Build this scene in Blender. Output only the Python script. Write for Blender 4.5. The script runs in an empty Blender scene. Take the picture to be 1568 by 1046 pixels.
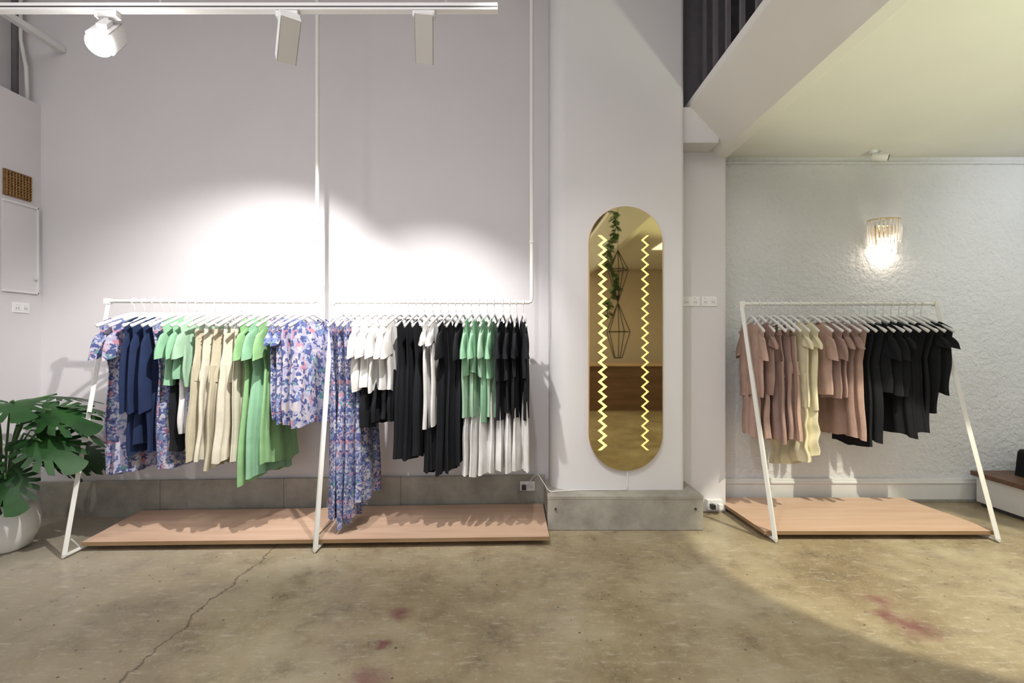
import bpy, math, random
from mathutils import Vector, Matrix
random.seed(7)
sc=bpy.context.scene
try:
    sc.view_settings.view_transform='Standard'
    sc.view_settings.look='None'
except Exception: pass
pi=math.pi

# ---------------------------------------------------------------- materials
class NT:
    def __init__(s,name):
        s.m=bpy.data.materials.new(name); s.m.use_nodes=True
        s.t=s.m.node_tree; s.n=s.t.nodes; s.b=s.n['Principled BSDF']
    def node(s,typ,**kw):
        n=s.n.new(typ)
        for k,v in kw.items(): setattr(n,k,v)
        return n
    def link(s,a,b): s.t.links.new(a,b)
    def coord(s,scale=(1,1,1),obj=True):
        tc=s.node('ShaderNodeTexCoord'); mp=s.node('ShaderNodeMapping')
        mp.inputs['Scale'].default_value=scale
        s.link(tc.outputs['Object' if obj else 'Generated'],mp.inputs[0]); return mp.outputs[0]
    def noise(s,vec,scale,detail=4,rough=.55):
        n=s.node('ShaderNodeTexNoise'); n.inputs['Scale'].default_value=scale
        n.inputs['Detail'].default_value=detail; n.inputs['Roughness'].default_value=rough
        if vec is not None: s.link(vec,n.inputs['Vector'])
        return n.outputs['Fac']
    def ramp(s,fac,stops,interp='LINEAR'):
        r=s.node('ShaderNodeValToRGB'); cr=r.color_ramp; cr.interpolation=interp
        while len(cr.elements)<len(stops): cr.elements.new(.5)
        for e,(p,c) in zip(cr.elements,stops):
            e.position=p; e.color=(*c,1) if len(c)==3 else c
        s.link(fac,r.inputs[0]); return r.outputs[0]
    def mix(s,fac,a,b,blend='MIX'):
        m=s.node('ShaderNodeMix',data_type='RGBA',blend_type=blend)
        if isinstance(fac,(int,float)): m.inputs[0].default_value=fac
        else: s.link(fac,m.inputs[0])
        for i,v in ((6,a),(7,b)):
            if isinstance(v,tuple): m.inputs[i].default_value=(*v,1)
            else: s.link(v,m.inputs[i])
        return m.outputs[2]
    def math(s,op,a,b=None):
        m=s.node('ShaderNodeMath',operation=op)
        for i,v in enumerate((a,b)):
            if v is None: continue
            if isinstance(v,(int,float)): m.inputs[i].default_value=v
            else: s.link(v,m.inputs[i])
        return m.outputs[0]
    def bump(s,h,strength=.3,dist=.01):
        b=s.node('ShaderNodeBump'); b.inputs['Strength'].default_value=strength
        b.inputs['Distance'].default_value=dist; s.link(h,b.inputs['Height'])
        s.link(b.outputs[0],s.b.inputs['Normal'])
    def col(s,c):
        if isinstance(c,tuple): s.b.inputs['Base Color'].default_value=(*c,1)
        else: s.link(c,s.b.inputs['Base Color'])
    def set(s,**k):
        for a,v in k.items(): s.b.inputs[a.replace('_',' ')].default_value=v

def sfac(c,f): return tuple(min(1,x*f) for x in c)
def simple(name,c,rough=.5,metal=0,var=.06,scale=12,bump=0,bdist=.004):
    t=NT(name); v=t.coord(); n=t.noise(v,scale)
    t.col(t.ramp(n,[(.3,sfac(c,1-var)),(.7,sfac(c,1+var))]))
    t.set(Roughness=rough,Metallic=metal)
    if bump: t.bump(t.noise(v,scale*6,6),bump,bdist)
    return t.m
def fabric(name,c,rough=.9):
    t=NT(name); v=t.coord(); n=t.noise(v,9,3)
    t.col(t.ramp(n,[(.3,sfac(c,.86)),(.7,sfac(c,1.1))]))
    t.set(Roughness=rough); t.b.inputs['Specular IOR Level'].default_value=.2
    t.bump(t.noise(v,420,2),.15,.001)
    return t.m
def emis(name,c,s):
    t=NT(name); t.col(c); t.b.inputs['Emission Color'].default_value=(*c,1); t.b.inputs['Emission Strength'].default_value=s
    return t.m

M={}
M['wall']=simple('painted_plaster',(.69,.67,.685),.75,var=.02,scale=2,bump=.12,bdist=.004)
t=NT('stucco_plaster'); v=t.coord()
t.col(t.ramp(t.noise(v,2),[(.3,(.73,.745,.76)),(.7,(.79,.805,.82))])); t.set(Roughness=.7)
h=t.math('ADD',t.noise(v,26,5,.6),t.math('MULTIPLY',t.noise(v,7,3),.8)); t.bump(h,.8,.025); M['stucco']=t.m
M['pillar']=simple('smooth_render_white',(.75,.74,.74),.6,var=.015,scale=2,bump=.06,bdist=.003)
M['ceil']=simple('ceiling_paint',(.80,.79,.74),.75,var=.02,scale=1.5,bump=.05)
M['white']=simple('white_gloss_paint',(.76,.76,.75),.35,var=.02)
M['whitep']=simple('white_plastic',(.84,.84,.83),.35,var=.01)
M['powder']=simple('white_powdercoat',(.80,.80,.76),.4,var=.02)
M['dark']=simple('dark_matte_void_shade',(.06,.055,.06),.8,var=.2)  # plain dark matte; on the mezzanine wall its darkness stands in for shade
M['darkgrey']=simple('dark_grey_metal',(.13,.12,.13),.6,var=.1)
M['black']=simple('black_plastic',(.02,.02,.02),.45)
M['brass']=simple('brass',(.75,.52,.22),.25,metal=1)
M['chrome']=simple('chrome',(.8,.8,.8),.2,metal=1)
M['rust']=simple('rusty_grille',(.22,.12,.05),.8,var=.4,scale=40)
M['bulb']=emis('warm_bulb',(1,.86,.70),12)
M['lens']=emis('lamp_lens',(1,.97,.92),25)
M['lensb']=emis('lamp_lens_bright',(1,.98,.95),250)
M['ledA']=emis('led_zigzag_bright',(1,.82,.16),2.6)
M['ledB']=emis('led_zigzag_dim',(.85,.72,.24),.8)
M['tan']=simple('tan_wall',(.66,.56,.47),.8,var=.03)
t=NT('gold_mirror_glass'); t.col((.76,.65,.36)); t.set(Metallic=1,Roughness=.03); M['mirror']=t.m
t=NT('sconce_glass'); t.col((1,.97,.92)); t.set(Roughness=.10); t.b.inputs['Transmission Weight'].default_value=.85
t.b.inputs['Emission Color'].default_value=(1,.85,.65,1); t.b.inputs['Emission Strength'].default_value=.08; M['glass']=t.m
t=NT('raw_concrete'); v=t.coord(); n=t.noise(v,5,6,.6)
t.col(t.ramp(n,[(.3,(.27,.25,.215)),(.5,(.37,.35,.30)),(.72,(.47,.45,.39))])); t.set(Roughness=.8)
t.bump(t.noise(v,40,6),.3,.004); M['concrete']=t.m
def wood(name,a,b,c,rough=.5):
    t=NT(name); v=t.coord((.8,9,9)); n=t.noise(v,2.0,5,.6)
    v2=t.coord((2,60,60)); n2=t.noise(v2,1.5,4,.6)
    f=t.math('ADD',t.math('MULTIPLY',n,.75),t.math('MULTIPLY',n2,.25))
    t.col(t.ramp(f,[(.3,a),(.5,b),(.7,c)])); t.set(Roughness=rough); t.bump(f,.05,.001); return t.m
M['wood']=wood('oak_veneer_board',(.54,.35,.24),(.61,.42,.30),(.67,.48,.36))
M['woodedge']=wood('board_edge',(.22,.13,.06),(.30,.19,.10),(.38,.25,.14))
M['woodd']=wood('dark_wood',(.10,.05,.03),(.15,.08,.05),(.2,.11,.07))

# floor concrete
t=NT('polished_concrete_floor'); v=t.coord()
n1=t.noise(v,1.3,5,.62); n2=t.noise(v,4,10,.74); n3=t.noise(v,55,4,.6)
base=t.ramp(n1,[(.28,(.27,.205,.115)),(.5,(.43,.355,.22)),(.72,(.56,.50,.35))])
base=t.mix(.9,base,t.ramp(n2,[(.30,(.38,.35,.32)),(.48,(.80,.78,.76)),(.70,(1.0,1.0,1.0))]),'MULTIPLY')
base=t.mix(t.ramp(n3,[(.58,(0,0,0)),(.72,(.6,.6,.6))]),base,(.58,.53,.42))
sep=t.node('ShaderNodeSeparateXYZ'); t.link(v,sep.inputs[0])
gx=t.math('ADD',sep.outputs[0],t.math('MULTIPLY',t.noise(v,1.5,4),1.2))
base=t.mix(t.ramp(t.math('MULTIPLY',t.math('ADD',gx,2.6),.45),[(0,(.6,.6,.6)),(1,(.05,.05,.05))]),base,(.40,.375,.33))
vs_=t.coord((1,3.5,1)); n4=t.noise(vs_,9,8,.75)
base=t.mix(t.ramp(n4,[(.54,(0,0,0)),(.68,(.5,.5,.5))]),base,(.66,.62,.52))
vo=t.node('ShaderNodeTexVoronoi'); vo.inputs['Scale'].default_value=11; t.link(v,vo.inputs['Vector'])
spk=t.ramp(vo.outputs['Distance'],[(.04,(1,1,1)),(.08,(0,0,0))])
base=t.mix(spk,base,(.10,.075,.045))
cx=t.math('ADD',sep.outputs[0],1.5); nz=t.math('MULTIPLY',t.math('SUBTRACT',t.noise(v,4,5,.7),.5),.16)
ca=t.math('ABSOLUTE',t.math('ADD',cx,nz))
crk=t.ramp(ca,[(.0015,(.8,.8,.8)),(.006,(0,0,0))])
base=t.mix(crk,base,(.08,.06,.04))
for (sx,sy,r) in [(-.54,2.31,.040),(-.56,2.08,.022),(-.55,1.86,.055),(1.83,2.2,.07),(1.85,2.42,.045),(1.78,2.3,.035)]:
    vm=t.node('ShaderNodeVectorMath',operation='DISTANCE'); t.link(v,vm.inputs[0]); vm.inputs[1].default_value=(sx,sy,0)
    d=t.math('ADD',vm.outputs['Value'],t.math('MULTIPLY',t.math('SUBTRACT',t.noise(v,14,6,.65),.5),.18))
    f=t.ramp(d,[(0,(.75,.75,.75)),(r,(.35,.35,.35)),(r*1.9,(0,0,0))])
    base=t.mix(f,base,(.19,.055,.07))
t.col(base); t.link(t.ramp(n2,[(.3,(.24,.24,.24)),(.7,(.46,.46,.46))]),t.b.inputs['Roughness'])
t.bump(t.math('ADD',n2,t.math('MULTIPLY',n3,.3)),.10,.004); M['floor']=t.m

# fabrics
F={}
F['navy']=fabric('navy_linen',(.018,.030,.080))
F['black']=fabric('black_cotton',(.014,.015,.018))
F['white']=fabric('white_cotton',(.76,.75,.73))
F['green']=fabric('mint_green_linen',(.26,.48,.31))
F['green2']=fabric('apple_green_linen',(.26,.47,.22))
F['sage']=fabric('sage_green_linen',(.34,.52,.37))
F['beige']=fabric('beige_linen',(.53,.48,.35))
F['cream']=fabric('cream_linen',(.66,.62,.50))
F['lemon']=fabric('pale_lemon_linen',(.78,.72,.50))
F['pink']=fabric('dusty_pink_linen',(.50,.345,.285))
F['mauve']=fabric('mauve_taupe_linen',(.37,.25,.215))
def floral(name,scale,bg):
    t=NT(name); v=t.coord()
    nn=t.node('ShaderNodeTexNoise'); nn.inputs['Scale'].default_value=26; t.link(v,nn.inputs['Vector'])
    mv=t.node('ShaderNodeVectorMath',operation='MULTIPLY_ADD'); t.link(nn.outputs['Color'],mv.inputs[0]); mv.inputs[1].default_value=(.05,)*3; t.link(v,mv.inputs[2])
    vo=t.node('ShaderNodeTexVoronoi'); vo.inputs['Scale'].default_value=scale; t.link(mv.outputs[0],vo.inputs['Vector'])
    s=t.node('ShaderNodeSeparateColor'); t.link(vo.outputs['Color'],s.inputs[0])
    c=t.ramp(s.outputs[0],[(0,bg),(.30,(.48,.46,.53)),(.44,(.07,.09,.24)),(.56,(.16,.22,.42)),(.66,(.46,.23,.30)),(.75,bg),(.86,(.13,.27,.30)),(.93,(.56,.50,.50))],'CONSTANT')
    vo2=t.node('ShaderNodeTexVoronoi'); vo2.inputs['Scale'].default_value=scale*2.3; t.link(mv.outputs[0],vo2.inputs['Vector'])
    s2=t.node('ShaderNodeSeparateColor'); t.link(vo2.outputs['Color'],s2.inputs[0])
    k=t.ramp(s2.outputs[1],[(0,(0,0,0)),(.74,(1,1,1))],'CONSTANT')
    c=t.mix(k,c,(.43,.42,.51)); k3=t.ramp(s2.outputs[2],[(0,(0,0,0)),(.76,(1,1,1))],'CONSTANT')
    c=t.mix(k3,c,(.07,.09,.24))
    t.col(c); t.set(Roughness=.85); return t.m
F['floral']=floral('blue_floral_print',36,(.19,.23,.41))
F['floralp']=floral('lilac_floral_print',24,(.36,.35,.49))

# ---------------------------------------------------------------- mesh builder
class B:
    def __init__(s): s.v=[];s.f=[];s.mi=[];s.sm=[];s.mats=[]
    def mat(s,m):
        if m not in s.mats: s.mats.append(m)
        return s.mats.index(m)
    def add(s,vs,fs,m,smooth=False):
        o=len(s.v); s.v+= [tuple(p) for p in vs]; k=s.mat(m)
        for f in fs: s.f.append(tuple(i+o for i in f)); s.mi.append(k); s.sm.append(smooth)
    def box(s,lo,hi,m,mx=None):
        x0,y0,z0=lo;x1,y1,z1=hi
        vs=[(x0,y0,z0),(x1,y0,z0),(x1,y1,z0),(x0,y1,z0),(x0,y0,z1),(x1,y0,z1),(x1,y1,z1),(x0,y1,z1)]
        if mx is not None: vs=[mx@Vector(p) for p in vs]
        s.add(vs,[(0,3,2,1),(4,5,6,7),(0,1,5,4),(1,2,6,5),(2,3,7,6),(3,0,4,7)],m)
    def prism(s,poly,axis,a,b,m,smooth=False):
        def mk(p,h): return {'z':(p[0],p[1],h),'y':(p[0],h,p[1]),'x':(h,p[0],p[1])}[axis]
        n=len(poly); vs=[mk(p,a) for p in poly]+[mk(p,b) for p in poly]
        s.add(vs,[(i,(i+1)%n,(i+1)%n+n,i+n) for i in range(n)],m,smooth)
        s.add(vs,[tuple(range(n))[::-1],tuple(range(n,2*n))],m)
    def tube(s,pts,r,m,seg=8,flat=1.0,mx=None):
        pts=[Vector(p) for p in pts]; n=len(pts); vs=[]
        up=None
        for i,p in enumerate(pts):
            d=(pts[min(i+1,n-1)]-pts[max(i-1,0)]).normalized()
            if up is None:
                up=Vector((0,0,1)) if abs(d.z)<.9 else Vector((1,0,0))
            sd=d.cross(up).normalized(); up=sd.cross(d).normalized()
            rr=r[i] if isinstance(r,(list,tuple)) else r
            for k in range(seg):
                a=2*pi*k/seg; q=p+sd*math.cos(a)*rr*flat+up*math.sin(a)*rr
                vs.append(mx@q if mx is not None else q)
        fs=[(i*seg+k,i*seg+(k+1)%seg,(i+1)*seg+(k+1)%seg,(i+1)*seg+k) for i in range(n-1) for k in range(seg)]
        fs+= [tuple(range(seg))[::-1],tuple(range((n-1)*seg,n*seg))]
        s.add(vs,fs,m,seg>4)
    def lathe(s,prof,c,m,seg=32,mx=None):
        vs=[]
        for (r,z) in prof:
            for k in range(seg):
                a=2*pi*k/seg; q=Vector((c[0]+r*math.cos(a),c[1]+r*math.sin(a),c[2]+z)); vs.append(mx@q if mx is not None else q)
        n=len(prof)
        s.add(vs,[(i*seg+k,i*seg+(k+1)%seg,(i+1)*seg+(k+1)%seg,(i+1)*seg+k) for i in range(n-1) for k in range(seg)],m,True)
        s.add(vs,[tuple(range(seg))[::-1],tuple(range((n-1)*seg,n*seg))],m,False)
    def obj(s,name,bevel=0,parent=None,loc=None,rotz=None,subsurf=0):
        me=bpy.data.meshes.new(name); me.from_pydata(s.v,[],s.f)
        for m in s.mats: me.materials.append(m)
        me.polygons.foreach_set('material_index',s.mi); me.polygons.foreach_set('use_smooth',s.sm); me.update()
        o=bpy.data.objects.new(name,me); sc.collection.objects.link(o)
        if bevel:
            b=o.modifiers.new('bevel','BEVEL'); b.width=bevel; b.segments=2; b.limit_method='ANGLE'; b.angle_limit=math.radians(40)
        if subsurf:
            q=o.modifiers.new('sub','SUBSURF'); q.levels=subsurf; q.render_levels=subsurf
        if parent: o.parent=parent
        if loc: o.location=loc
        if rotz is not None: o.rotation_euler=(0,0,rotz)
        return o

# ---------------------------------------------------------------- room shell
def lerp(a,b,t): return a+(b-a)*t
WY=lambda x: 3.58+.0507*(x+3.49)     # left part of back wall runs very slightly away
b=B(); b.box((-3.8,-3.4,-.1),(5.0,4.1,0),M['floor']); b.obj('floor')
b=B(); b.prism([(-3.75,WY(-3.75)),(.40,WY(.40)),(.40,4.1),(-3.75,4.1)],'z',0,4.5,M['wall'])
b.obj('wall_back')
b=B(); b.prism([(-3.49,WY(-3.49)-.03),(.25,WY(.25)-.03),(.25,WY(.25)),(-3.49,WY(-3.49))],'z',0,.265,M['concrete'])
for x in (-2.62,-1.72,-.85): b.prism([(x,WY(x)-.0305),(x+.004,WY(x)-.0305),(x+.004,WY(x)),(x,WY(x))],'z',0,.2655,M['dark'])
b.obj('baseboard_back',.004)
b=B(); b.box((-3.8,-3.4,0),(-3.49,3.62,3.05),M['wall']); b.box((-3.8,-3.4,3.05),(-3.68,3.62,4.5),M['wall']); b.obj('wall_left',.006)
b=B(); b.box((-3.8,-3.4,4.5),(5.0,4.1,4.6),M['wall']); b.obj('ceiling')
def roundrect(x0,y0,x1,y1,r1,r2):
    pts=[(x0,y1)]
    for k in range(9):
        a=pi+ (pi/2)*k/8; pts.append((x0+r1+r1*math.cos(a),y0+r1+r1*math.sin(a)))
    for k in range(7):
        a=1.5*pi+(pi/2)*k/6; pts.append((x1-r2+r2*math.cos(a),y0+r2+r2*math.sin(a)))
    pts.append((x1,y1)); return pts
b=B(); b.prism(roundrect(.285,3.45,1.232,3.9,.13,.03),'z',.237,4.5,M['pillar'],True); o=b.obj('wall_pillar')
b=B(); b.box((.245,3.32,0),(1.315,3.72,.237),M['concrete']); b.box((.243,3.318,.21),(1.317,3.6,.240),M['concrete']); 
for x in(.30,1.26):
    b.lathe([(0.008,0),(0.008,.01)],(0,0,0),M['dark'],10,Matrix.Translation((x,3.32,.15))@Matrix.Rotation(pi/2,4,'X'))
b.obj('trim_pillar_plinth',.006)
b=B(); b.box((1.2,3.68,0),(1.63,4.1,4.5),M['wall']); b.obj('wall_alcove',.01)
b=B(); b.box((1.63,3.93,0),(5.0,4.1,2.8),M['stucco']); b.obj('wall_back_right')
b=B(); b.box((4.85,-3.4,0),(5.0,3.93,4.5),M['stucco']); b.obj('wall_right')
b=B(); 
b.box((1.63,3.905,.02),(4.85,3.93,.19),M['white']); b.box((1.63,3.895,.15),(4.85,3.93,.17),M['white'])
b.obj('baseboard_back_right',.006)
b=B(); b.box((1.63,3.912,2.74),(4.85,3.93,2.76),M['stucco']); b.obj('trim_cornice',.006)
b=B()
poly=[(1.29,3.00),(1.56,2.71),(1.64,2.70),(1.70,2.80),(4.85,2.80),(4.85,3.06),(1.29,3.06)]
b.prism(poly,'y',-3.2,3.68,M['ceil']); b.prism([(1.70,2.80),(4.85,2.80),(4.85,3.06),(1.70,3.06)],'y',3.68,3.93,M['ceil'])
b.obj('ceiling_mezzanine',.008)
b=B(); b.box((1.235,3.5,2.74),(1.50,3.68,3.0),M['wall']); b.obj('trim_pillar_capital',.006)
b=B(); b.box((1.63,3.70,3.06),(5.0,4.1,4.5),M['dark']); b.box((1.235,3.64,3.06),(1.63,3.70,4.5),M['darkgrey']); b.obj('wall_mezzanine')  # back wall coloured dark to stand in for unlit mezzanine depth
b=B()
for i in range(34):
    y=3.45-i*.19
    b.box((1.36,y-.014,3.06),(1.385,y+.014,3.98),M['darkgrey'])
b.box((1.34,-3.0,3.98),(1.41,3.6,4.03),M['darkgrey']); b.box((1.35,-3.0,3.06),(1.395,3.6,3.10),M['darkgrey'])
b.obj('mezzanine_balustrade')
b=B()
b.box((-3.8,-3.4,0),(-3.0,-3.25,4.5),M['wall']); b.box((.6,-3.4,0),(5,-3.25,4.5),M['tan'])
b.box((-3.0,-3.4,0),(.6,-3.25,.4),M['wall']); b.box((-3.0,-3.4,3.0),(.6,-3.25,4.5),M['wall']); b.obj('wall_front')
b=B()
for x in (-3.0,-1.83,-.66,.54): b.box((x,-3.36,.4),(x+.06,-3.30,3.0),M['black'])
b.box((-3,-3.36,.4),(.6,-3.30,.46),M['black']); b.box((-3,-3.36,2.94),(.6,-3.30,3.0),M['black']); b.obj('unseen_window_1')  # unseen shopfront opening, put in so world light gets inside

# conduits
b=B(); b.tube([(1.655,3.905,.19),(1.655,3.905,2.7)],.011,M['white'],8); b.tube([(1.64,3.90,.05),(1.64,3.90,.2),(1.655,3.905,.26)],.012,M['white'],8); b.obj('wall_conduit_pipe')
b=B()
b.tube([(-3.60,3.50,3.07),(-3.60,3.50,4.5)],.02,M['darkgrey'],8); b.tube([(-3.54,3.53,3.06),(-3.54,3.52,3.3),(-3.58,3.52,3.5),(-3.58,3.52,4.5)],.012,M['white'],8)
b.obj('wall_conduit_pipe')
b=B(); b.box((-3.36,-3.2,3.44),(-3.31,3.585,3.48),M['white']); b.obj('ceiling_cable_tray',.004)

# ---------------------------------------------------------------- left wall fittings
b=B(); X=-3.49
b.box((X,3.30,1.66),(X+.012,3.54,2.27),M['wall']); 
for (y0,y1,z0,z1) in ((3.30,3.545,2.265,2.28),(3.30,3.545,1.645,1.66),(3.535,3.545,1.645,2.28)): b.box((X,y0,z0),(X+.022,y1,z1),M['white'])
b.tube([(X+.012,3.52,1.75),(X+.03,3.52,1.75)],.008,M['chrome'])
b.obj('wall_access_panel',.002)
b=B(); b.box((X,3.31,2.31),(X+.012,3.50,2.49),M['rust'])
for i in range(9):
    z=2.322+i*.0195; b.box((X+.01,3.315,z),(X+.022,3.495,z+.006),M['rust'])
for i in range(9):
    y=3.318+i*.0215; b.box((X+.01,y,2.315),(X+.020,y+.005,2.485),M['brass'])
b.obj('air_vent_grille',.001)
def outlet(name,mx,w=.115,plugs=0):
    b=B(); b.box((-w/2,-.008,-.036),(w/2,0,.036),M['whitep'],mx)
    for sx in (-w*.25,w*.25):
        b.box((sx-.018,-.011,-.02),(sx+.018,-.007,.016),M['white'],mx)
        b.box((sx-.008,-.0125,-.010),(sx-.005,-.010,0),M['dark'],mx); b.box((sx+.005,-.0125,-.010),(sx+.008,-.010,0),M['dark'],mx)
        b.box((sx-.006,-.013,.021),(sx+.006,-.008,.031),M['whitep'],mx)
    for i in range(plugs):
        sx=(-w*.25,w*.25)[i]
        b.box((sx-.016,-.045,-.022),(sx+.016,-.010,.012),M['whitep'] if i else M['black'],mx)
    return b.obj(name,.0015)
R=Matrix.Rotation
outlet('light_switch',Matrix.Translation((X,3.43,1.54))@R(pi/2,4,'Z'))
outlet('light_switch',Matrix.Translation((1.36,3.68,1.605)),.13)
outlet('light_switch',Matrix.Translation((1.50,3.68,1.605)))
outlet('power_outlet',Matrix.Translation((.12,WY(.12)-.03,.185)),plugs=1)
b=B(); b.box((1.47,3.64,.035),(1.59,3.68,.105),M['whitep']); b.obj('outlet_back_box',.003)
outlet('power_outlet',Matrix.Translation((1.53,3.64,.07)),plugs=2)

# ---------------------------------------------------------------- clothing racks
def bary(x): return 3.2+.0357*(x+2.675)
ZB=1.567
def rack12(x0,x1,foot_y):
    b=B(); y0=bary(x0);y1=bary(x1)
    b.tube([(x0,y0,ZB),(x1-.02,y1,ZB),(x1-.005,y1,ZB+.006),(x1,y1,ZB+.03),(x1,y1,4.5)],.0125,M['powder'],10)
    b.tube([(x0,y0+.005,ZB+.012),(x0-.003,foot_y+.01,.02)],.017,M['powder'],4)
    b.tube([(x0-.003,foot_y-.0,.016),(x0-.003,foot_y+.55,.016)],.013,M['powder'],4)
    b.tube([(x0-.003,foot_y+.055,.1),(x0-.003,foot_y+.12,.02)],.005,M['powder'],6)
    b.box((x0-.018,y0-.018,ZB-.02),(x0+.018,y0+.018,ZB+.018),M['powder'])
    b.lathe([(.035,-.012),(.035,0)],(x1,y1,4.5),M['powder'],16)
    b.tube([(x1,y1,1.97),(x1,y1,1.99)],.016,M['powder'],10)
    return b.obj('clothing_rack',.002)
rack12(-2.675,-1.309,2.88); rack12(-1.206,.134,2.96)
b=B(); xa,xb,yb,zb,yf=1.70,3.14,3.58,1.58,3.11
b.tube([(xa,yb,zb),(xb,yb,zb)],.0135,M['powder'],10)
for x in(xa,xb):
    b.box((x-.018,yb-.018,zb-.02),(x+.018,yb+.018,zb+.018),M['powder'])
    b.tube([(x,yb,zb+.01),(x,yf+.01,.02)],.018,M['powder'],4); b.tube([(x,yf,.016),(x,yf+.6,.016)],.013,M['powder'],4)
b.tube([(xa,yf+.57,.016),(xb,yf+.57,.016)],.012,M['powder'],4)
b.obj('clothing_rack',.002)

def platform(pts,ztop=.06):
    b=B(); n=4
    th=.024
    vs=[(p[0],p[1],ztop-th) for p in pts]+[(p[0],p[1],ztop) for p in pts]
    b.add(vs,[(4,5,6,7),(3,2,1,0)],M['wood']); b.add(vs,[(0,1,5,4),(1,2,6,5),(2,3,7,6),(3,0,4,7)],M['woodedge'])
    (fl,fr,br,bl)=pts
    for t in (.12,.5,.9):
        xl=lerp(fl[0],fr[0],t); yl=lerp(fl[1],fr[1],t)+.12; yh=lerp(bl[1],br[1],t)-.03
        b.box((xl-.03,yl,0),(xl+.03,yh,ztop-th),M['woodd'])
    return b.obj('wooden_platform',.002)
platform([(-2.66,2.985),(-1.245,3.025),(-1.245,3.61),(-2.72,3.545)])
platform([(-1.238,3.025),(.236,3.07),(.236,3.70),(-1.238,3.635)])
platform([(1.65,3.16),(3.17,3.16),(3.10,3.84),(1.61,3.84)])

# ---------------------------------------------------------------- garments on hangers
HZ=-.082; HD=.088
def hz(u): return HZ-HD*(min(abs(u),.22)/.215)**1.2
def hanger(b,clips=False):
    m=M['whitep']; hk=[]
    for k in range(11):
        a=math.radians(200-k*(200+75)/10); hk.append((0,-.021*math.cos(a),.021*math.sin(a)))
    hk+=[(0,-.002,-.033),(0,0,HZ)]
    b.tube(hk,.0035,m,6)
    L=[]
    for k in range(15):
        u=-.215+.43*k/14; L.append((0,u,hz(u)))
    b.tube(L,.012,m,8,flat=.5)
    if clips:
        b.tube([(0,-.17,HZ-.075),(0,.17,HZ-.075)],.003,M['chrome'],6)
        for u in(-.13,.13): b.box((-.012,u-.014,HZ-.125),(.012,u+.014,HZ-.068),M['chrome'])
def sheet(b,mat,rnd,ztop,zbot,hw,th,amp,k,nu=24,nv=24,uc=(0,0),ruff=0,asym=0):
    ph=[rnd.uniform(0,6.28) for _ in range(6)]
    vs=[];cols=2*nu
    for j in range(nv+1):
        v=j/nv
        for i in range(cols):
            a=2*pi*i/cols; cu=math.cos(a); su=math.sin(a)
            u=math.copysign(abs(cu)**.8,cu); side=math.copysign(abs(su)**.75,su)
            x=u*hw(v)+lerp(uc[0],uc[1],v)
            A=amp*min(1,v*1.6+.08)
            fold=A*(math.sin(k*u+ph[0]+.6*v)+.55*math.sin(k*2.1*u+ph[1]-1.2*v)+.3*math.sin(k*3.7*u+ph[4]))
            fold2=.5*A*math.sin(k*1.6*u+ph[2])
            w=side*(th(v)+fold2)+fold
            zt=ztop(x,side) if callable(ztop) else ztop
            zb=zbot+.010*math.sin(3*u+ph[3])+.006*math.sin(7*u+ph[5])+asym*u
            z=lerp(zt,zb,v)
            if ruff: w+=ruff*math.sin(v*26+2*u)*v
            vs.append((w,-(x+.010*math.sin(9*v+ph[2])*v),z))
    fs=[(j*cols+i,(j+1)*cols+i,(j+1)*cols+(i+1)%cols,j*cols+(i+1)%cols) for j in range(nv) for i in range(cols)]
    b.add(vs,fs,mat,True)
def shoulder(neckw,neckd):
    def f(x,side):
        z=hz(x)+.016
        if abs(x)<neckw: z-= (neckd+.03)*(1-(abs(x)/neckw)**4)*(1 if side>0 else .75)
        if abs(x)>.19: z-=.10*(abs(x)-.19)
        return z
    return f
def sleeve(b,mat,rnd,sgn,ln,out,w0,w1):
    ph=rnd.uniform(0,6); n=14;seg=20; vs=[]
    z0=hz(.2)+.005
    for j in range(n+1):
        v=j/n; c=Vector((0,-sgn*(.155+(out+.02)*math.sin(min(1,v*1.3)*pi/2)),z0-.02-ln*v)); hw=lerp(w0,w1,v)
        if j==0: hw*=.45
        elif j==1: hw*=.8
        for i in range(seg):
            a=2*pi*i/seg
            vs.append((c.x+math.sin(a)*(.010+.010*v)+.006*v*math.sin(3*a+ph+5*v),c.y+math.cos(a)*hw,c.z+.030*math.cos(a)*sgn*(1-v)*1.0+.02*v*math.cos(a)*sgn))
    fs=[(j*seg+i,(j+1)*seg+i,(j+1)*seg+(i+1)%seg,j*seg+(i+1)%seg) for j in range(n) for i in range(seg)]
    b.add(vs,fs,mat,True)
cnt=0
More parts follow.
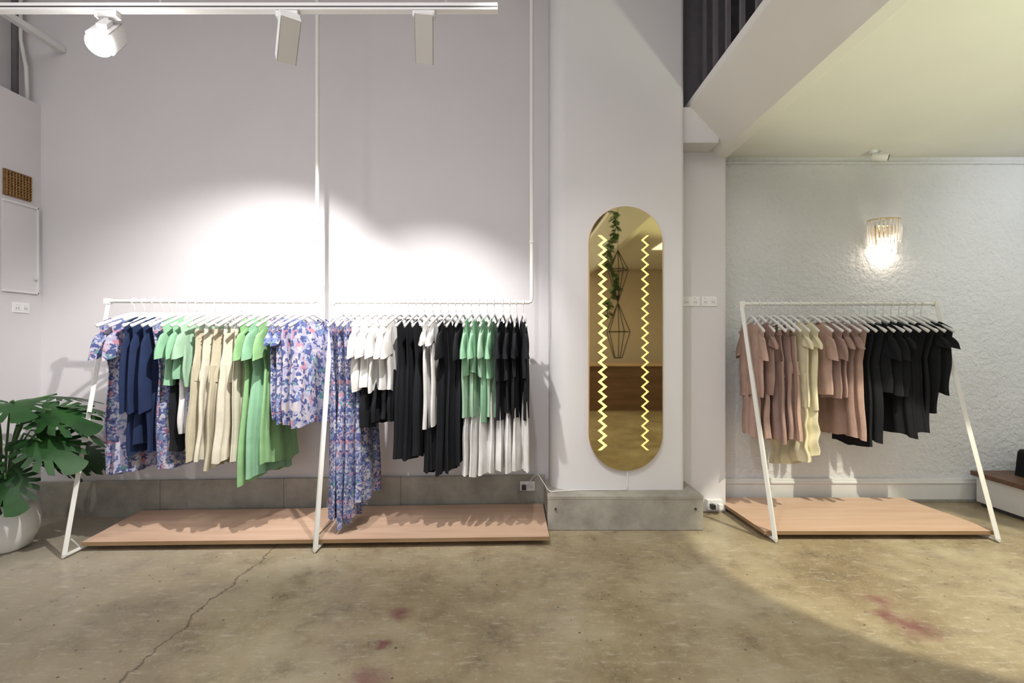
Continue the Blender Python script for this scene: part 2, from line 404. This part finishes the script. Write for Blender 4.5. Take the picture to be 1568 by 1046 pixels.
def garment(name,x,y,z,yaw,parts):
    """parts: list of tuples describing cloth pieces, lengths in metres below bar"""
    global cnt; cnt+=1
    rnd=random.Random(cnt*17+3); b=B()
    clips=parts[0][0]=='pants' or parts[0][0]=='clipskirt'
    hanger(b,clips)
    for p in parts:
        kind=p[0]; mat=F[p[1]]; ln=p[2]+rnd.uniform(-.02,.02)
        if kind=='top':
            hem=p[3]; slv=p[4]
            hw=lambda v,hem=hem: lerp(.195,hem,v) if v>.25 else lerp(.208,lerp(.195,hem,.25),v/.25)
            sheet(b,mat,rnd,shoulder(.12,.05),-ln,hw,lambda v:.005+.014*min(1,v*2.5),.008,6,asym=rnd.uniform(-.01,.01))
            if slv=='short':
                for s in(-1,1): sleeve(b,mat,rnd,s,.18,.02,.055,.066)
            elif slv=='long':
                for s in(-1,1): sleeve(b,mat,rnd,s,.52,.015,.055,.048)
            elif slv=='cap':
                for s in(-1,1): sleeve(b,mat,rnd,s,.10,.02,.045,.055)
        elif kind=='dress':
            hem=p[3]; slv=p[4]
            wa=.15
            def hw(v,hem=hem,wa=wa):
                if v<.33: return lerp(.203,wa,v/.33)
                return lerp(wa,hem,((v-.33)/.67)**.8)
            sheet(b,mat,rnd,shoulder(.13,.08),-ln,hw,lambda v:.005+.016*min(1,v*2),.012,7,nv=34,asym=rnd.uniform(-.015,.015))
            if slv=='short':
                for s in(-1,1): sleeve(b,mat,rnd,s,.19,.015,.055,.068)
            elif slv=='long':
                for s in(-1,1): sleeve(b,mat,rnd,s,.48,.015,.055,.05)
            elif slv=='cap':
                for s in(-1,1): sleeve(b,mat,rnd,s,.10,.015,.045,.055)
        elif kind=='skirt':
            st=p[4]; sheet(b,mat,rnd,-st,-ln,lambda v,h=p[3]:lerp(.14,h,v**.8),lambda v:.011+.008*v,.011,8)
        elif kind=='clipskirt':
            sheet(b,mat,rnd,HZ-.105,-ln,lambda v,h=p[3]:lerp(.16,h,v**.8),lambda v:.010+.010*v,.012,8)
        elif kind=='pants':
            sheet(b,mat,rnd,HZ-.105,HZ-.153,lambda v:.162,lambda v:.012,.002,6,nv=4)
            sheet(b,mat,rnd,HZ-.148,-.52,lambda v:lerp(.160,.19,v),lambda v:.010+.007*v,.008,6,nv=10)
            for s in(-1,1):
                sheet(b,mat,rnd,-.42,-ln+ (.01 if s>0 else 0),lambda v,h=p[3]:lerp(.095,h,v),lambda v:.015+.005*v,.010,6,uc=(s*.09,s*(p[3]+.012)))
        elif kind=='ruffle':
            sheet(b,mat,rnd,-p[4],-ln,lambda v,h=p[3]:lerp(.17,h,v),lambda v:.014+.012*v,.014,9,ruff=.010,asym=.05)
    return b.obj(name,loc=(x,y,z),rotz=math.radians(yaw))

def X12(px): return (px-784)/740*(3.2+.0357*((px-165)*.0043))
r1=[ (206,'floral_dress',[('dress','floral',1.10,.17,'short')],-22),
 (221,'floral_dress',[('dress','floralp',1.08,.17,'short')],-16),
 (236,'navy_shirt',[('top','navy',.95,.18,'long')],-11),
 (249,'navy_shirt',[('top','navy',.93,.19,'long')],-10),
 (262,'navy_shirt',[('top','navy',.97,.18,'long')],-9),
 (274,'floral_dress',[('dress','floral',1.07,.17,'none')],-9),
 (289,'green_blouse',[('top','green',.55,.19,'short'),('skirt','black',.98,.15,.45)],-6),
 (302,'green_blouse',[('top','green',.53,.19,'short'),('skirt','white',.86,.15,.45)],-6),
 (315,'green_blouse',[('top','sage',.56,.19,'short'),('skirt','floral',.78,.15,.45)],-7),
 (331,'beige_trousers',[('pants','beige',1.04,.112)],-12),
 (344,'cream_trousers',[('pants','cream',1.03,.115)],-10),
 (357,'beige_trousers',[('pants','beige',1.07,.115)],-8),
 (370,'cream_trousers',[('pants','cream',1.04,.115)],-8),
 (384,'cream_skirt',[('clipskirt','cream',1.02,.20)],-6),
 (402,'green_dress',[('dress','green2',1.15,.23,'short')],-10),
 (414,'green_dress',[('dress','green',1.12,.22,'short')],-10),
 (426,'green_dress',[('dress','green2',1.05,.20,'short')],-9),
 (439,'floral_blouse',[('top','floral',.78,.18,'cap')],-8),
 (451,'floral_blouse',[('top','floral',.80,.18,'cap')],-8),
 (466,'floral_blouse',[('top','floralp',.82,.19,'none')],-18),
 (479,'floral_blouse',[('top','floralp',.80,.20,'none')],-20)]
r2=[ (525,'floral_maxi_dress',[('dress','floral',1.42,.17,'none')],-3),
 (537,'floral_maxi_dress',[('dress','floral',1.44,.18,'none')],-6),
 (549,'floral_maxi_dress',[('dress','floral',1.40,.18,'none')],-8),
 (563,'white_blouse',[('top','white',.58,.20,'short'),('skirt','floral',1.30,.17,.5)],-10),
 (576,'white_blouse',[('top','white',.55,.20,'short'),('skirt','black',.80,.18,.45)],-12),
 (589,'white_blouse',[('top','white',.58,.20,'short'),('skirt','black',.79,.18,.45)],-12),
 (601,'white_blouse',[('top','white',.57,.20,'short'),('skirt','black',.78,.18,.45)],-12),
 (613,'white_blouse',[('top','white',.58,.19,'short'),('skirt','black',.76,.18,.45)],-11),
 (626,'black_dress',[('dress','black',1.02,.20,'none')],-10),
 (638,'black_dress',[('dress','black',1.00,.20,'none')],-10),
 (650,'black_dress',[('dress','black',1.03,.20,'none')],-10),
 (663,'white_tunic',[('top','white',.80,.20,'cap'),('skirt','black',1.14,.17,.6)],-10),
 (675,'white_tunic',[('top','white',.79,.19,'cap'),('skirt','black',1.12,.17,.6)],-10),
 (687,'black_dress',[('dress','black',1.10,.2,'short')],-9),
 (698,'black_dress',[('dress','black',1.10,.2,'none')],-8),
 (709,'black_dress',[('dress','black',1.08,.2,'short')],-8),
 (722,'green_blouse',[('top','green',.50,.20,'short'),('top','sage',.78,.18,'none'),('skirt','white',1.13,.19,.6)],-9),
 (734,'green_blouse',[('top','green',.48,.20,'short'),('top','sage',.76,.17,'none'),('skirt','white',1.12,.19,.6)],-10),
 (746,'green_blouse',[('top','sage',.50,.20,'short'),('top','green',.78,.17,'none'),('skirt','white',1.15,.19,.6)],-10),
 (757,'green_blouse',[('top','green',.50,.20,'short'),('top','sage',.77,.17,'none'),('skirt','white',1.12,.19,.6)],-8),
 (770,'black_blouse',[('top','black',.52,.20,'short'),('top','black',.76,.18,'none'),('skirt','white',1.10,.19,.6)],-7),
 (781,'black_blouse',[('top','black',.52,.20,'short'),('top','black',.77,.18,'none'),('skirt','white',1.12,.19,.6)],-8),
 (791,'black_blouse',[('top','black',.50,.20,'short'),('top','black',.77,.18,'none'),('skirt','white',1.12,.19,.6)],-5),
 (801,'black_blouse',[('top','black',.52,.20,'short'),('top','black',.78,.18,'none'),('skirt','white',1.10,.19,.6)],6)]
r3=[ (1150,'pink_blouse',[('top','pink',.68,.18,'short'),('skirt','pink',.98,.15,.55)],-4),
 (1162,'pink_blouse',[('top','mauve',.66,.18,'cap'),('skirt','pink',.96,.16,.55)],0),
 (1174,'mauve_trousers',[('pants','mauve',1.0,.10)],4),
 (1185,'mauve_trousers',[('pants','mauve',.98,.10)],6),
 (1196,'pink_trousers',[('pants','pink',1.0,.10)],6),
 (1209,'cream_ruffle_dress',[('top','lemon',.74,.19,'cap'),('ruffle','lemon',1.17,.20,.5)],2),
 (1224,'cream_ruffle_dress',[('top','lemon',.76,.19,'cap'),('ruffle','lemon',1.12,.20,.5)],4),
 (1241,'pink_blouse',[('top','pink',.66,.19,'short')],7),
 (1253,'mauve_blouse',[('top','mauve',.66,.19,'short')],9),
 (1266,'mauve_blouse',[('top','mauve',.68,.19,'cap')],9),
 (1279,'pink_dress',[('dress','mauve',.95,.18,'cap')],10),
 (1292,'pink_dress',[('dress','pink',.96,.18,'none')],10),
 (1304,'black_dress',[('dress','black',1.02,.19,'none')],6),
 (1316,'black_dress',[('dress','black',1.0,.18,'none')],8),
 (1328,'black_blouse',[('top','black',.64,.19,'short')],9),
 (1340,'black_blouse',[('top','black',.66,.19,'short')],10),
 (1352,'black_blouse',[('top','black',.66,.19,'cap')],10),
 (1364,'black_dress',[('dress','black',.94,.18,'none')],10),
 (1376,'black_dress',[('dress','black',.94,.18,'none')],11),
 (1388,'black_dress',[('dress','black',.95,.18,'none')],12),
 (1399,'black_blouse',[('top','black',.80,.17,'cap')],13),
 (1410,'black_blouse',[('top','black',.66,.18,'cap')],15)]
for px,n,p,yw in r1+r2:
    x=X12(px)
    garment(n,x,bary(x),ZB,yw+random.uniform(-2.5,2.5),p)
HZ=-.092; HD=.118
for px,n,p,yw in r3:
    garment(n,(px-784)/740*3.58,yb,zb,yw+random.uniform(-2.5,2.5),p)

# ---------------------------------------------------------------- LED mirror
mx_,mz,mw,mh=.805,1.321,.261,.936
def pill(w,h,n=24):
    pts=[]
    for k in range(n+1): a=pi*k/n; pts.append((w*math.cos(a),h-w+w*math.sin(a)))
    for k in range(n+1): a=pi+pi*k/n; pts.append((w*math.cos(a),-(h-w)+w*math.sin(a)))
    return pts
e=bpy.data.objects.new('wall_mirror',None); sc.collection.objects.link(e); e.location=(mx_,3.42,mz)
def local(b,name,**k): 
    o=b.obj(name,parent=e,**k); return o
b=B(); b.prism(pill(mw,mh),'y',.0,.028,M['brass']); local(b,'mirror_frame',bevel=.002)
b=B(); b.prism(pill(mw-.004,mh-.004),'y',-.004,.002,M['mirror']); local(b,'mirror_glass')
def zig(xc,amp,m,nm,sgn,wd):
    b=B(); z0,z1=-.79,.73; n=22; pts=[]
    for i in range(2*n+1):
        z=lerp(z0,z1,i/(2*n)); pts.append((xc+(amp if i%2 else -amp)*sgn,z))
    for i in range(2*n):
        (xa_,za),(xb_,zb_)=pts[i],pts[i+1]; w=wd
        b.add([(xa_-w,-.0065,za),(xa_+w,-.0065,za),(xb_+w,-.0065,zb_),(xb_-w,-.0065,zb_)],[(0,1,2,3)],m)
    local(b,nm)
zig(-.165,.021,M['ledA'],'led_strip_left',1,.012); zig(.135,.020,M['ledB'],'led_strip_right',-1,.009)
b=B()
cb=[(.82,3.44,.39),(.82,3.43,.33),(.815,3.43,.262),(.78,3.435,.247),(.5,3.43,.247),(.32,3.40,.247),(.262,3.40,.25),(.22,3.45,.30),(.19,3.55,.32),(.16,3.64,.28),(.12,3.68,.20)]
def smooth(p,n=6):
    P=[Vector(q) for q in p]; P=[P[0]]+P+[P[-1]]; out=[]
    for i in range(1,len(P)-2):
        for k in range(n):
            t=k/n; a,b_,c,d=P[i-1],P[i],P[i+1],P[i+2]
            out.append(.5*((2*b_)+(-a+c)*t+(2*a-5*b_+4*c-d)*t*t+(-a+3*b_-3*c+d)*t**3))
    out.append(P[-2]); return out
b.tube(smooth(cb),.0035,M['whitep'],6); b.obj('power_cable')

# ---------------------------------------------------------------- track lighting
TY=2.2
b=B()
b.box((-3.48,TY-.017,2.801),(-.065,TY+.017,2.832),M['whitep'])
b.box((-3.48,TY-.0175,2.811),(-.066,TY+.0175,2.817),M['black'])
for x in(-2.9,-1.6,-.3): b.tube([(x,TY,2.83),(x,TY,4.5)],.004,M['whitep'],6)
b.obj('track_light_rail')
def spot(x,aim,lens,energy,size,col=(1,.96,.93),rad=.018,blend=.6,dome=False):
    e=bpy.data.objects.new('track_spotlight',None); sc.collection.objects.link(e); e.location=(x,TY,2.80)
    b=B(); b.box((-.05,-.016,-.03),(.05,.016,0),M['whitep']); b.box((-.012,-.012,-.075),(.012,.012,-.03),M['whitep'])
    b.obj('adapter',.002,parent=e)
    c=Vector((0,0,-.115)); d=(Vector(aim)-(Vector((x,TY,2.80))+c)).normalized()
    mx=Matrix.Translation(c)@d.to_track_quat('Z','X').to_matrix().to_4x4()
    b=B(); w=.042
    for (lo,hi) in (((-w,-w,-.09),(w,-w+.006,.10)),((-w,w-.006,-.09),(w,w,.10)),((-w,-w,-.09),(-w+.006,w,.10)),((w-.006,-w,-.09),(w,w,.10)),((-w,-w,-.095),(w,w,-.085))):
        b.box(lo,hi,M['whitep'],mx)
    b.box((-.034,-.034,-.06),(.034,.034,.05),M['black'],mx)
    b.box((w,-.02,-.05),(w+.018,.02,.03),M['whitep'],mx)
    b.obj('head',.002,parent=e)
    b=B()
    if dome: b.lathe([(.035,.06),(.035,.098),(.050,.102),(.050,.112),(.040,.128),(.022,.138),(.004,.142)],(0,0,0),lens,24,mx)
    else: b.lathe([(.033,.052),(.033,.085)],(0,0,0),lens,20,mx)
    b.obj('lens',parent=e)
    L=bpy.data.lights.new('spot_lamp','SPOT'); L.energy=energy; L.spot_size=math.radians(size); L.spot_blend=blend; L.color=col; L.shadow_soft_size=rad
    o=bpy.data.objects.new('spot_lamp',L); sc.collection.objects.link(o); o.parent=e
    o.location=c+d*.16; o.rotation_euler=d.to_track_quat('-Z','Y').to_euler()
    return e
spot(-1.84,(-1.2,.2,.6),M['lensb'],90,80,dome=True)
spot(-1.02,(-1.92,3.60,1.20),M['lens'],235,84,blend=.8)
spot(-.40,(-.62,3.62,1.02),M['lens'],160,76,blend=.8)

def area(name,loc,rot,size,energy,col,sy=None):
    L=bpy.data.lights.new(name,'AREA'); L.energy=energy; L.size=size; L.color=col
    if sy: L.shape='RECTANGLE'; L.size_y=sy
    o=bpy.data.objects.new(name,L); sc.collection.objects.link(o); o.location=loc; o.rotation_euler=rot; return o
def spotl(name,loc,aim,energy,size,col,rad=.05,blend=.5):
    L=bpy.data.lights.new(name,'SPOT'); L.energy=energy; L.spot_size=math.radians(size); L.spot_blend=blend; L.color=col; L.shadow_soft_size=rad
    o=bpy.data.objects.new(name,L); sc.collection.objects.link(o); o.location=loc
    o.rotation_euler=(Vector(aim)-Vector(loc)).to_track_quat('-Z','Y').to_euler(); return o
area('overhead_fill',(-1.2,-.3,4.4),(0,0,0),3.6,88,(1,.96,.97),3.6)  # added soft fill from overhead, no fixture modelled
area('front_fill',(-1.2,-3.1,1.7),(math.radians(90),0,0),3.4,38,(.95,.96,1),2.4)  # added fill area just inside the unseen front opening
area('soffit_fill',(3.2,.2,2.75),(0,0,0),2.0,24,(1,.99,.94),2.0)  # added fill below the mezzanine to lift the right side
spotl('uplight',(2.9,1.2,.9),(2.95,1.5,2.8),135,102,(.95,1,.70),.08,.3)
spotl('pillar_spot',(-.1,1.4,3.3),(.72,3.45,.75),85,58,(1,.96,.94),.03,1)
spotl('wall_wash_spot',(4.2,2.2,2.7),(4.4,3.93,1.8),52,100,(.92,.96,1),.03,.8)
spotl('downlight',(2.75,2.0,2.74),(2.42,2.85,0),300,46,(1,.94,.74),.02,.15)
spotl('plant_spot',(-3.2,1.6,2.8),(-2.7,3.4,.35),50,60,(1,.96,.9),.02,.6)

# ---------------------------------------------------------------- wall sconce (crystal rods)
e=bpy.data.objects.new('wall_sconce',None); sc.collection.objects.link(e); e.location=(3.0,3.93,2.14)
b=B(); b.box((-.05,-.02,-.06),(.05,0,.10),M['brass']); 
for z,r in((.135,.125),(.07,.095)):
    ring=[(r*math.cos(pi+pi*k/20),-.02+.85*r*math.sin(pi+pi*k/20),z) for k in range(21)]
    b.tube(ring,.004,M['brass'],6)
b.tube([(0,-.02,.07),(0,-.09,.07)],.004,M['brass']); b.tube([(0,-.02,.135),(0,-.12,.135)],.004,M['brass'])
b.obj('bracket',.001,parent=e)
b=B()
for z,r,n,l in((.13,.125,15,.20),(.065,.095,11,.20)):
    for k in range(n):
        a=pi+pi*k/(n-1); x=r*math.cos(a); y=-.02+.85*r*math.sin(a)
        ll=l*(.8+.2*random.random())
        b.tube([(x,y-.002,z),(x,y-.002,z-ll)],.0075,M['glass'],6)
b.obj('crystal_rods',parent=e)
b=B(); b.lathe([(.004,-.05),(.02,-.035),(.024,-.015),(.02,.005),(.008,.03)],(0,-.055,-.03),M['bulb'],16); b.obj('bulb',parent=e)
L=bpy.data.lights.new('sconce_lamp','POINT'); L.energy=1.5; L.color=(1,.84,.68); L.shadow_soft_size=.02
o=bpy.data.objects.new('sconce_lamp',L); sc.collection.objects.link(o); o.parent=e; o.location=(0,-.07,-.12)

# security camera
b=B(); b.lathe([(.028,0),(.03,-.02),(.02,-.03)],(2.84,3.80,2.80),M['whitep'],20)
b.tube([(2.84,3.80,2.78),(2.855,3.77,2.745)],.012,M['whitep'],8)
mx=Matrix.Translation((2.86,3.76,2.735))@R(math.radians(55),4,'Z')@R(math.radians(105),4,'X')
b.lathe([(.024,-.05),(.028,-.045),(.028,.05),(.024,.055)],(0,0,0),M['whitep'],20,mx); b.lathe([(.022,.055),(.02,.06)],(0,0,0),M['black'],20,mx)
b.obj('security_camera')

# ---------------------------------------------------------------- potted monstera
leafm=NT('monstera_leaf'); v=leafm.coord(); leafm.col(leafm.ramp(leafm.noise(v,6),[(.3,(.008,.036,.009)),(.7,(.022,.085,.016))])); leafm.set(Roughness=.5); leafm.b.inputs['Specular IOR Level'].default_value=.3; leafm=leafm.m
stemm=simple('plant_stem',(.06,.16,.04),.5)
e=bpy.data.objects.new('potted_monstera',None); sc.collection.objects.link(e); e.location=(-3.17,3.02,0)
b=B(); b.lathe([(.09,0),(.125,.02),(.158,.10),(.168,.18),(.158,.25),(.135,.30),(.125,.30),(.122,.27)],(0,0,0),M['whitep'],40); b.obj('pot',parent=e)
b=B(); b.lathe([(.125,.25),(.124,.268),(.0,.272)],(0,0,0),M['dark'],24); b.obj('soil',parent=e)
def leaf(b,base,dirv,size,roll,droop):
    d=Vector(dirv).normalized(); side=d.cross(Vector((0,0,1))).normalized(); nrm=side.cross(d).normalized()
    rm=Matrix.Rotation(roll,3,d); side=rm@side; nrm=rm@nrm
    n=132; rings=6; c=.46; vs=[]
    out=[]
    for k in range(n):
        a=2*pi*k/n
        ca=math.cos(a)
        r=.50+.04*math.cos(2*a)+ .06*max(0,ca)**6
        if ca<-.9: r=.50-.32*((-ca-.9)/.1)
        am=a if a<pi else 2*pi-a
        notch=0
        for j,ac in enumerate((.42,.78,1.12,1.46,1.80,2.14)):
            dd=abs(am-ac)
            if dd<.075: notch=max(notch,(1-dd/.075)**.6)
        r*= 1-.48*notch
        out.append((r*ca+c,r*math.sin(a)*.92))
    for j in range(1,rings+1):
        f=j/rings
        for (px_,py_) in out:
            lx=c+(px_-c)*f; ly=py_*f
            z=-droop*(lx**2)-.28*abs(ly)**1.5+.05*abs(ly)+.02*math.sin(lx*20)*abs(ly)
            vs.append(Vector(base)+size*(d*lx+side*ly+nrm*z))
    vs=[Vector((max(p.x,-.31),min(p.y,.50),p.z)) for p in vs]
    ctr=Vector(base)+size*(d*c+nrm*(-droop*c*c)); vs.append(ctr); ci=len(vs)-1
    fs=[(ci,k,(k+1)%n) for k in range(n)]
    for j in range(rings-1):
        fs+=[(j*n+k,(j+1)*n+k,(j+1)*n+(k+1)%n,j*n+(k+1)%n) for k in range(n)]
    b.add(vs,fs,leafm,True)
rnd=random.Random(5); bl=B(); bs=B()
LV=[((.16,-.02,.88),(.95,-.15,.06),.40,.35),((.28,.10,.88),(.9,.25,.05),.36,-.2),((-.02,-.12,.90),(.35,-.8,.10),.36,.2),
 ((.20,-.08,.74),(.95,-.30,-.15),.38,.45),((.05,-.18,.66),(.5,-.8,-.2),.34,-.2),((.05,.08,.92),(.5,.5,.20),.34,0),
 ((-.02,-.16,.74),(.1,-.8,.05),.32,.3),((.12,-.12,.56),(.7,-.6,-.35),.32,.3),((.02,-.20,.52),(.2,-.9,-.2),.28,-.3),
 ((.20,.08,.64),(.9,.3,-.15),.36,.3),((.06,-.14,.46),(.6,-.6,-.3),.22,.2),((.1,-.06,.93),(.6,-.5,.15),.34,0.2),
 ((.30,.04,.78),(.9,.0,.0),.32,-.5),((.14,.10,.60),(.8,.4,-.2),.30,.6),((.0,-.06,.95),(.2,-.8,.20),.30,-.2),
 ((.02,.14,.72),(.4,.7,-.1),.34,.3),((.0,.10,.56),(.5,.6,-.2),.32,-.3),((.10,.02,.80),(.8,.1,-.1),.34,-.4)]
for (p,h,s,rl) in LV:
    leaf(bl,p,h,s,rl,.42)
    q=Vector(p); bs.tube(smooth([(rnd.uniform(-.04,.04),rnd.uniform(-.04,.04),.26),(q.x*.35,q.y*.35,.26+(q.z-.26)*.6),(q.x,q.y,q.z)],5)+[q+Vector(h).normalized()*s*.45+Vector((0,0,-.03*s))],.006,stemm,6)
bl.obj('leaves',parent=e); bs.obj('stems',parent=e)

# ---------------------------------------------------------------- low bench and handbag at right
b=B(); b.box((3.66,3.42,.235),(4.6,3.86,.27),M['woodd']); b.box((3.69,3.45,.03),(4.57,3.84,.235),M['white']); b.box((3.71,3.47,0),(4.55,3.82,.03),M['dark']); b.obj('low_display_bench',.003)
b=B(); 
b.prism([(3.87,.272),(4.17,.272),(4.15,.45),(4.13,.47),(3.91,.47),(3.89,.45)],'y',3.60,3.72,F['black']); b.tube(smooth([(3.93,3.66,.46),(3.95,3.66,.53),(4.02,3.66,.55),(4.09,3.66,.53),(4.11,3.66,.46)]),.006,F['black'],6)
b.obj('black_handbag',.012)

# ---------------------------------------------------------------- things behind the camera, seen in the mirror
b=B(); b.box((1.4,-2.7,0),(3.6,-2.2,.84),M['woodd']); b.box((1.35,-2.75,.84),(3.65,-2.15,.88),M['wood']); b.obj('shop_counter',.004)
b=B(); cx_,cy_=1.30,.9
def ringp(z,r,n=5,ph=0): return [Vector((cx_+r*math.cos(2*pi*k/n+ph),cy_+r*math.sin(2*pi*k/n+ph),z)) for k in range(n)]
top=Vector((cx_,cy_,2.42)); A=ringp(2.18,.13); mid=Vector((cx_,cy_,1.78)); C=ringp(1.42,.15); bot=ringp(1.10,.05)
w=.006
b.tube([top,(cx_,cy_,2.98)],.003,M['black'],6)
for k in range(5):
    b.tube([top,A[k]],w,M['black'],5); b.tube([A[k],A[(k+1)%5]],w,M['black'],5); b.tube([A[k],mid],w,M['black'],5)
    b.tube([mid,C[k]],w,M['black'],5); b.tube([C[k],C[(k+1)%5]],w,M['black'],5); b.tube([C[k],bot[k]],w,M['black'],5); b.tube([bot[k],bot[(k+1)%5]],w,M['black'],5)
vine=simple('vine_leaf',(.07,.16,.05),.5)
rnd=random.Random(3); pts=[(cx_-.08+.06*math.sin(i*.9),cy_+.03*math.cos(i),2.90-i*.1) for i in range(14)]
b.tube(smooth(pts,3),.005,stemm,5)
for p in smooth(pts,5):
    for q_ in range(2):
        a=rnd.uniform(0,6.28); s=rnd.uniform(.06,.11); q=Vector(p); d=Vector((math.cos(a),math.sin(a),-.5))*s; sd=Vector((-math.sin(a),math.cos(a),.3))*s*.38
        b.add([q,q+d*.5+sd,q+d,q+d*.5-sd],[(0,1,2,3)],vine)
b.obj('hanging_geometric_planter')

# ---------------------------------------------------------------- world and camera
w=bpy.data.worlds.new('world'); sc.world=w; w.use_nodes=True
w.node_tree.nodes['Background'].inputs[0].default_value=(.75,.8,.9,1); w.node_tree.nodes['Background'].inputs[1].default_value=.6
cam=bpy.data.cameras.new('camera'); co=bpy.data.objects.new('camera',cam); sc.collection.objects.link(co)
co.location=(0,0,1.3); co.rotation_euler=(pi/2,0,0); cam.sensor_width=36; cam.lens=36*740/1568; cam.clip_start=.05
sc.camera=co
